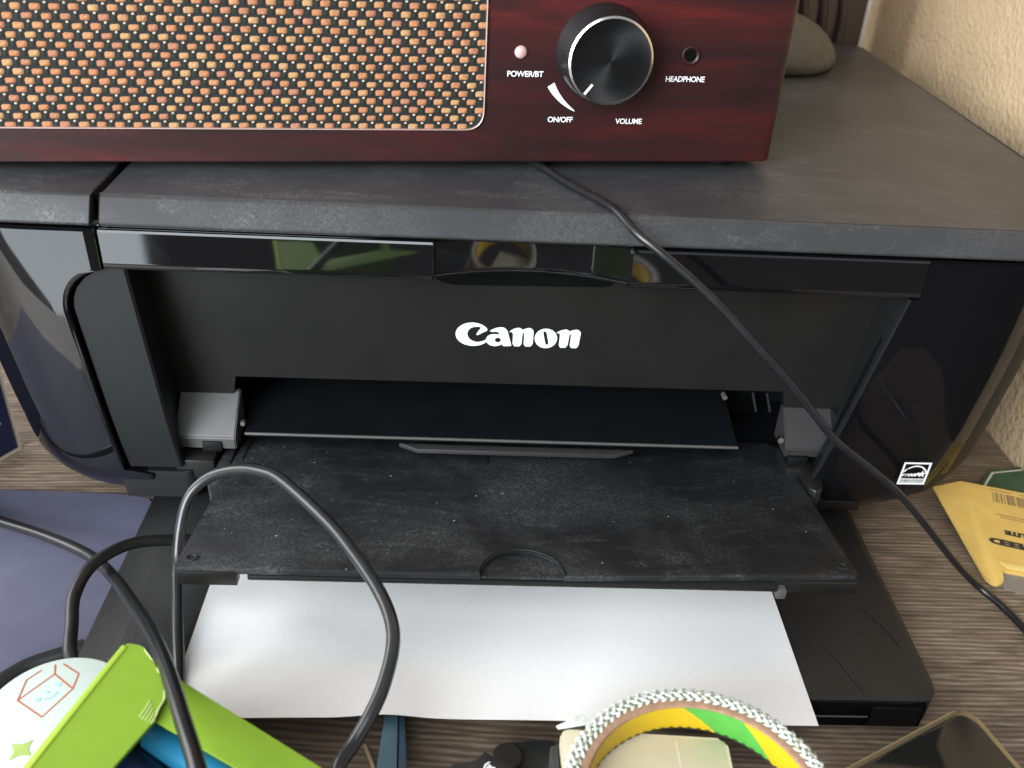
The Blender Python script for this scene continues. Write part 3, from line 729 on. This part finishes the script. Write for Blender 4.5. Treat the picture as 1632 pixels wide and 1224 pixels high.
while u < 26:
    w = random.choice((0.25, 0.4, 0.7, 1.0)); gp_ = random.choice((0.25, 0.4, 0.8))
    b.faces.new([b.verts.new(f(-u, 0)), b.verts.new(f(-u - w, 0)), b.verts.new(f(-u - w, -7.0)), b.verts.new(f(-u, -7.0))]); u += w + gp_
part('barcode', b, M['olive_print'], pk)
b = bmesh.new()
for u0, u1, v0 in ((0, 26, 8.2), (1.5, 26, 9.8), (-1.5, 9, -9.0), (12, 26, -9.2)):
    b.faces.new([b.verts.new(f(-u0, v0)), b.verts.new(f(-u1, v0)), b.verts.new(f(-u1, v0 + 0.45)), b.verts.new(f(-u0, v0 + 0.45))])
part('fine_print', b, M['olive_print'], pk)
gc = thing('green_card', 'dark green card with cream border line at the foot of the beige wall', 'card', (246, 46, 0))
part('card_face', prism(rounded([(231.5, 41), (243.0, 55.5), (261, 59.0), (261, 33)], [1, 2, 0, 0], 3), 0.4, 3.0, 0.3), M['greencard'], gc)
part('card_line', strokes_mesh(stroke([(234.5, 41.5), (244.2, 53.2), (260.5, 56.3)], 0.9), lambda u, v: (u, v, 3.15)), M['cream'], gc)
single('grey_slip', prism([(216, -15), (229, -10), (259, -16), (259, -40), (221.5, -27.5), (214.6, -23.8)], 0.1, 0.5), M['greyslip'], 'thin grey slip under the corner of the yellow packet', 'paper slip')

# ---------------------------------------------------------------- cables
single('thin_cable', tube([(-14, 88, 151.6), (4, 56, 151.6), (13.8, 39, 151.7), (21, 25.5, 151.8), (28.8, 13, 151.8), (36.5, 0.5, 151.6), (43.5, -9.5, 147.2), (50.9, -14, 143), (62.1, -18, 135.4), (73.7, -22, 126.4), (85.7, -26, 115.5), (98.8, -28, 103.1), (111, -29, 90), (122, -30, 78.2), (133.6, -30, 69.1), (144.1, -30, 61), (155.5, -29.5, 51), (166.5, -28.5, 39.5), (176.4, -27.5, 28.6), (187, -26.2, 17), (196, -25.6, 8), (202.2, -27.5, 3.2), (207.6, -36.0, 1.9), (211.4, -49.5, 1.8), (216, -72, 1.7), (219, -110, 1.7), (216, -160, 1.7)], 1.55, 12, 10), M['cable'],
       'thin black cable hanging from under the radio down across the printer front to the desk', 'cable', 60)
single('looped_cable', tube([(-101, -112, 16.2), (-104.8, -97.5, 16.2), (-107.7, -87, 16.2), (-113.4, -66.5, 19), (-117.5, -48.4, 26), (-117.1, -40.1, 37), (-114.7, -34.7, 46), (-109.8, -32.7, 52), (-103.4, -33.3, 57), (-94.2, -36.8, 62), (-85.2, -41.4, 65), (-75.9, -49, 67), (-57.5, -70.7, 68), (-47.8, -83.5, 67), (-38.6, -97.3, 65), (-33.4, -108.2, 63), (-32, -116.4, 60), (-33.7, -126.8, 56), (-36.9, -134.5, 52), (-40.7, -140.4, 48), (-44.2, -147.1, 46), (-44, -158, 44), (-40, -178, 30), (-38, -184, 6), (-20, -180, 2.6)], 2.1, 14, 8), M['cable_grey'],
       'grey-black cable standing up in a tall loop over the left of the paper tray', 'cable', 60)
single('crossing_cable', tube([(-275, 30, 2.6), (-248, 18, 2.8), (-226.7, 7.5, 4.2), (-204, -5.8, 8), (-178.3, -21.8, 15), (-153.1, -40.6, 22.5), (-136, -60, 30), (-120.4, -83.5, 42), (-107, -105, 54), (-93.5, -128.5, 65), (-81, -152.9, 72), (-72, -170.7, 75), (-66.9, -184, 73), (-62, -200, 60)], 2.2, 14, 8), M['cable'],
       'thick black cable crossing from the left edge over the lime green box', 'cable', 60)
single('curved_cable', tube([(-134, -101, 4), (-134.5, -100.5, 14), (-135.5, -99.5, 25), (-138.5, -94.4, 30), (-141.8, -83.7, 31), (-144.9, -71.3, 33), (-142.9, -57.8, 34.5), (-135.1, -43.2, 31), (-121, -34.3, 25.5), (-109.3, -30.5, 22), (-90, -26, 19)], 2.2, 14, 8), M['cable_matte'],
       'dull black cable curving up from the round tin and under the printer tray', 'cable', 60)
single('flat_lying_cable', tube([(-215, -130, 4.2), (-185, -100, 4.2), (-171.1, -85.5, 4.2), (-163.9, -77.9, 4.2), (-153, -71.9, 4.2), (-147.6, -68.5, 4.2)], 2.9, 14, 8), M['cable_matte'],
       'short black cable lying on the lavender folder behind the round tin', 'cable', 60)

# ---------------------------------------------------------------- front left: tin, lime box of pens
tin = thing('round_tin', 'round white tin with an orange milk-carton doodle on its lid', 'tin', (-131.9, -121.6, 0))
tc_ = (-131.9, -121.6, 0)
part('tin_body', lathe([(20.3, 1.4), (20.3, 26)], tc_, seg=72), M['tin'], tin)
part('tin_lid', lathe([(20.3, 24), (21.1, 24), (21.2, 34.2), (20.9, 34.8), (20.3, 35.0), (0, 35.0)], tc_, seg=72), M['tin'], tin)
tp = lambda u, v: (u, v, 35.12)
D = dict(w=0.55)
lines = [[(-144.4, -117.8), (-142.8, -108.6), (-139.6, -104.6)], [(-144.4, -117.8), (-136.3, -111.0), (-137.0, -101.8)], [(-136.3, -111.0), (-129.9, -113.1)], [(-144.4, -117.8), (-134.9, -123.6), (-129.9, -113.1), (-130.1, -107.3), (-134.6, -102.6)]]
b = []
lines = [[(-144.4, -117.8), (-144.9, -110.0), (-141.9, -106.2)], [(-144.4, -117.8), (-137.4, -107.6), (-138.6, -104.0)], [(-137.4, -107.6), (-130.0, -113.0)], [(-144.4, -117.8), (-135.0, -123.6), (-129.9, -113.1), (-130.2, -107.3), (-136.2, -103.6)]]
for ln in lines: b += stroke(ln, 0.42)
part('carton_doodle', strokes_mesh(b, tp), M['orange_line'], tin)
b = flat([ell(-138.6, -117.4, 0.75, 0.75, 12)], tp); join(b, flat([ell(-134.6, -111.6, 0.75, 0.75, 12)], tp)); join(b, strokes_mesh(stroke([(-136.9, -117.2), (-135.8, -117.0), (-134.6, -115.8), (-134.0, -114.4)], 0.5), tp)); join(b, flat([ell(-136.8, -114.6, 0.5, 0.4, 10)], tp))
part('face_doodle', b, M['sky_print'], tin)
c0 = Vector((-136.3, -134.9))
st_ = []
for k in range(8):
    a = math.radians(62 + 45 * k); r = 4.3 if k % 2 == 0 else 1.75; st_.append((c0.x + r * math.cos(a), c0.y + r * math.sin(a)))
part('star_doodle', flat([soft(st_)], tp), M['olive'], tin)
part('loop_doodle', strokes_mesh(stroke([(-119.6 + 4 * math.cos(a), -115.2 + 5 * math.sin(a)) for a in [math.radians(d) for d in range(95, 240, 18)]], 0.35), tp), M['olive'], tin)
part('blue_doodle', flat([ell(-147.9, -126.5, 1.6, 2.6, 16)], tp), M['sky_print'], tin)

lb = thing('lime_box', 'lime green cardboard box with torn corner and a window frame over pens', 'box', (-85, -150, 0))
K = Vector((-106.5, -121.7)); dL = Vector((-0.268, -0.963)); dR = Vector((0.845, -0.535))
def q2(a, b_): v = K + dL * a + dR * b_; return (v.x, v.y)
def wallp(p0, p1, nrm, z0, z1, th=0.9):
    n_ = Vector(nrm).normalized() * th
    return prism([p0, p1, (p1[0] + n_.x, p1[1] + n_.y), (p0[0] + n_.x, p0[1] + n_.y)], z0, z1)
part('box_wall', wallp(q2(0, 0), q2(46, 0), dR, 0.2, 62.6), M['lime'], lb)
part('box_wall', wallp(q2(0, 1.0), q2(0, 62), dL, 0.2, 62.4), M['lime'], lb)
part('box_wall', wallp(q2(46, 0.4), q2(46, 62), -dL, 0.2, 62.4), M['lime'], lb)
part('box_wall', wallp(q2(0.6, 62), q2(45.5, 62), -dR, 0.2, 62.4), M['lime'], lb)
part('box_floor', prism([q2(1.2, 1.4), q2(44.8, 1.4), q2(44.8, 60.8), q2(1.2, 60.8)], 0.3, 41.0), M['blackbox'], lb)
# right strip of the frame (below), left flap (above) with its torn end
part('frame_strip', prism([(-104.2, -124.4), (-88.9, -132.5), (-46.4, -159.4), (-40.6, -163.1), (-61.6, -163.1), (-67.4, -159.8), (-91.2, -146.3), (-100.0, -141.2)], 62.7, 63.3, 0.12), M['lime'], lb)
torn = [(-118.4, -166.0), (-106.7, -122.9)]
te = [(-105.9, -121.9), (-103.5, -122.2), (-101.3, -122.9), (-100.2, -124.2), (-97.4, -127.4), (-95.9, -129.3), (-94.6, -131.2), (-92.9, -133.4), (-91.8, -136.4), (-90.6, -139.0), (-90.2, -141.0), (-90.7, -143.8), (-90.8, -147.7)]
part('frame_flap', prism([(-118.6, -166.0)] + [(-106.7, -122.9)] + te + [(-98.4, -166.0)], 64.0, 65.0), M['lime'], lb, 20)
part('flap_edge', prism([(-119.2, -166), (-107.0, -122.6), (-105.4, -123.2), (-117.2, -166)], 63.6, 65.4, 0.3), M['lime_edge'], lb)
part('torn_edge', tube([(x, y, 64.7 + random.uniform(-.15, .25)) for x, y in te], 0.24, 6, 3), M['torn'], lb)
b = bmesh.new()
for k in range(5):
    tube([(-93.6 + k * 0.7, -141.2 - k * 1.2, 65.05), (-93.9 + k * 0.75, -143.5 - k * 1.0, 65.2), (-94.8 + k * 0.9, -146.6 - k * 0.5, 65.05)], 0.13, 5, 3, b)
part('tear_creases', b, M['torn'], lb)
def pen(name, a, b_, r, m, label, cap=None):
    t = thing(name, label, 'pen', tuple(a)); A = Vector(a); B = Vector(b_); d = (B - A).normalized(); L = (B - A).length
    part('barrel', lathe([(0, 0), (r * 0.72, 0), (r * 0.95, 0.7), (r, 1.6), (r, L * 0.45), (r * 1.0, L)], a, tuple(d), 28), m, t)
    part('cap_band', lathe([(r, L * 0.45), (r * 1.05, L * 0.45), (r * 1.05, L * 0.45 + 1.5), (r, L * 0.45 + 1.5)], a, tuple(d), 28), m, t)
    return t
pen('marker_pen', (-96.2, -139.6, 49.2), (-66.0, -158.0, 49.2), 4.6, M['bluepen'], 'sky blue marker pen in the lime box, nearest the right frame strip')
pen('marker_pen', (-101.0, -146.0, 46.4), (-75, -166.0, 46.4), 4.6, M['navypen'], 'navy marker pen in the lime box beside the sky blue one')
pen('marker_pen', (-107.5, -153.5, 45.6), (-88, -172, 45.6), 4.2, M['greenpen'], 'dark bottle green pen in the lime box under the torn flap')
single('pink_eraser', prism(rounded([(-104.6, -146.8), (-101.6, -146.4), (-101.8, -151.6), (-104.8, -151.8)], 0.8, 3), 41.4, 46.5, 0.5), M['pink'], 'small pink eraser between the pens in the lime box', 'eraser')

# ---------------------------------------------------------------- front middle: strap, stick, black card, pouch, block, woven tape
sp = thing('slate_strap', 'slate blue tapered plastic strip poking out under the white paper', 'plastic strip', (-32, -125, 0))
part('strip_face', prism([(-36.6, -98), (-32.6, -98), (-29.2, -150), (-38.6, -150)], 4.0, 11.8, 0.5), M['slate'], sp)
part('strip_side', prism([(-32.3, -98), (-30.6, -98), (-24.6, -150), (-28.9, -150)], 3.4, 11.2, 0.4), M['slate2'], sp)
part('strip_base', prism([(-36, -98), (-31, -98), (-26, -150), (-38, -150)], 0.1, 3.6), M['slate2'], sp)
single('thin_stick', tube([(-43.2, -106, 1.0), (-40, -113, 1.0), (-35.8, -124, 1.0)], 0.75, 8, 4), M['stick'], 'thin pale wooden stick on the desk left of the slate blue strip', 'stick')
single('charcoal_pouch', prism(rounded([(0.8, -107), (20.8, -104.8), (22.5, -150), (-2, -150)], [4, 3, 0, 0], 5), 0.2, 4.2, 1.0), M['pouch'], 'flat charcoal pouch on the desk left of the cream block', 'pouch')
single('black_disc', lathe([(0, 7.0), (4.4, 7.0), (5.0, 6.4), (5.0, 4.3)], (4.2, -113.3, 0), seg=36), M['blackbox'], 'small round black cap on the charcoal pouch behind the lettered card', 'disc')
bc = thing('black_card', 'tilted black card with white lettering near the bottom edge of the photo', 'card', (0, -140, 0))
part('card_sheet', prism([(-15.6, -137), (-13.4, -133.6), (-6.4, -132.7), (-4.0, -129.2), (5.6, -135.2), (2, -158), (-16, -158)], 24, 30, 0.4), M['blackbox'], bc)
part('card_lower', prism([(-14, -136), (-5, -134), (3, -138), (0, -156), (-14, -156)], 0.2, 24), M['blackbox'], bc)
part('lettering', lettering('(as', 3.4, lambda u, v: (-4.6 + u * 0.86 + v * 0.5, -134.6 - u * 0.5 + v * 0.86, 30.15), 'LEFT', 0.12), M['white_print'], bc)

cb = thing('cream_block', 'cream plastic block standing under the woven tape ring', 'block', (41, -158, 0))
part('block_body', prism(rounded([(17.1, -134.0), (19.2, -132.6), (65.2, -135.0), (63.5, -180), (18.4, -180)], [1, 1.5, 2.5, 2, 2], 4), 0.2, 45, 1.0), M['creamplastic'], cb)
part('block_seam', prism([(50.2, -136), (50.7, -136), (50.2, -178), (49.7, -178)], 44.9, 45.12), M['cream'], cb)
part('block_side', prism([(14.6, -135.5), (16.6, -134.4), (17.6, -178), (15.6, -178)], 0.3, 41, 0.4), M['pouch'], cb)

tr = thing('woven_tape', 'ring of white woven tape on a cardboard core with yellow and green lining', 'tape roll', (51.9, -163, 45))
cx, cy = 51.9, -162.6; zt = 55.0; zl = 45.6
def ringsurf(prof, seg=120, bm=None): return lathe(prof, (cx, cy, 0), seg=seg, bm=bm)
part('cardboard_core', ringsurf([(30.6, zt - 1.0), (30.8, zt - 0.2), (31.6, zt + 0.05), (33.0, zt - 0.1), (33.2, zt - 0.6), (33.2, zl), (30.8, zl)]), M['core'], tr)
b = bmesh.new(); rings = []; SEG = 360; mi = []
H = [zt - 0.6 - (zt - 0.6 - zl - 0.3) * k / 32 for k in range(33)]
vs = [[b.verts.new((cx + 30.55 * math.cos(2 * math.pi * i / SEG), cy + 30.55 * math.sin(2 * math.pi * i / SEG), z)) for i in range(SEG)] for z in H]
for j in range(32):
    for i in range(SEG):
        fc = b.faces.new((vs[j][i], vs[j][(i + 1) % SEG], vs[j + 1][(i + 1) % SEG], vs[j + 1][i]))
        deg = (i + 0.5) * 360 / SEG + j * 0.62
        fc.material_index = 1 if (58 < deg % 120 < 90) else 0
part('core_lining', b, [M['yellow'], M['green']], tr)
b = bmesh.new()
for k in range(72):
    a0 = 2 * math.pi * k / 72
    pts_ = [(cx + 30.3 * math.cos(a0 + da), cy + 30.3 * math.sin(a0 + da), z) for da, z in ((-0.03, zl + 0.2), (-0.022, zl + 0.75), (0.0, zl + 1.0), (0.022, zl + 0.75), (0.03, zl + 0.2))]
    b.faces.new([b.verts.new(p) for p in pts_])
part('lining_scallops', b, M['black_print'], tr)
part('tape_body', ringsurf([(33.2, zt - 0.7), (36.0, zt - 0.7), (36.3, zt - 1.4), (36.3, zl + 0.3), (33.2, zl + 0.3)]), M['braid'][2], tr)
def yarn(m):
    b = bmesh.new(); bmesh.ops.create_icosphere(b, subdivisions=1, radius=1.0)
    for v in b.verts: v.co = Vector((v.co.x * 1.65, v.co.y * 0.62, v.co.z * 0.62)) * MM
    me = bpy.data.meshes.new('yarn_stitch'); b.to_mesh(me); b.free(); me.materials.append(m)
    me.polygons.foreach_set('use_smooth', [True] * len(me.polygons)); return me
yarns = [yarn(m) for m in M['braid']]
base = Vector(AT[tr.name])
cand = []
for rw, (r, z, tilt, roll) in enumerate([(33.5, zt - 0.2, 0.55, 0), (34.5, zt + 0.05, -0.55, 0), (35.5, zt + 0.05, 0.55, 0), (36.4, zt - 0.4, -0.55, 0), (36.7, zt - 1.9, 0.5, 1), (36.7, zt - 3.3, -0.5, 1)]):
    for k in range(84):
        cand.append((rw, r, z, tilt, roll, 2 * math.pi * (k + 0.5 * (rw % 2)) / 84))
cand.sort(key=lambda c: (c[0] > 3, -math.sin(c[5])))
ryarn = bmesh.new()
for i, (rw, r, z, tilt, roll, a) in enumerate(cand):
    r2 = r + random.uniform(-.15, .15); p = Vector((cx + r2 * math.cos(a), cy + r2 * math.sin(a), z + random.uniform(-.12, .18)))
    mt = Matrix.Rotation(a + math.pi / 2 + (tilt if not roll else 0), 4, 'Z') @ (Matrix.Rotation(tilt, 4, 'Y') if roll else Matrix.Identity(4))
    me = random.choice((yarns[0], yarns[1], yarns[1], yarns[0], yarns[2]))
    if i < 300:
        o = bpy.data.objects.new('yarn_stitch', me); C.objects.link(o); o.parent = tr
        o.matrix_local = Matrix.Translation((p - base) * MM) @ mt
    else:
        n0 = len(ryarn.verts); f0 = len(ryarn.faces); ryarn.from_mesh(me)
        for v in list(ryarn.verts)[n0:]: v.co = mt.to_3x3() @ (v.co * 1000) + p
        for fc in list(ryarn.faces)[f0:]: fc.material_index = yarns.index(me)
o = part('yarn_stitches', ryarn, M['braid'], tr); o['kind'] = 'stuff'
part('tape_tail', prism([(23, -132.0), (15.5, -136.2), (16.0, -137.0), (26, -134.8)], 50.4, 51.2, 0.2), M['braid'][1], tr)

# ---------------------------------------------------------------- front right: dark case with a brass rim
dc = thing('dark_case', 'dark glossy case with pale brass rim in the front right corner', 'case', (135, -140, 0))
cp = rounded([(97, -135.8), (153.6, -106.6), (169.0, -160), (112, -186)], [3, 8, 4, 4], 8)
part('case_body', prism([(x * 0.985 + 2.0, y * 0.985 - 2.1) for x, y in cp], 0.2, 25.4), M['blackbox'], dc)
part('brass_rim', prism(cp, 25.4, 27.6, 0.5), M['brass'], dc)
cen = Vector((133, -147)); cpi = [tuple(cen + (Vector(p) - cen) * 0.935) for p in cp]
part('glass_lid', prism(cpi, 27.4, 28.0, 0.25), M['glass'], dc)
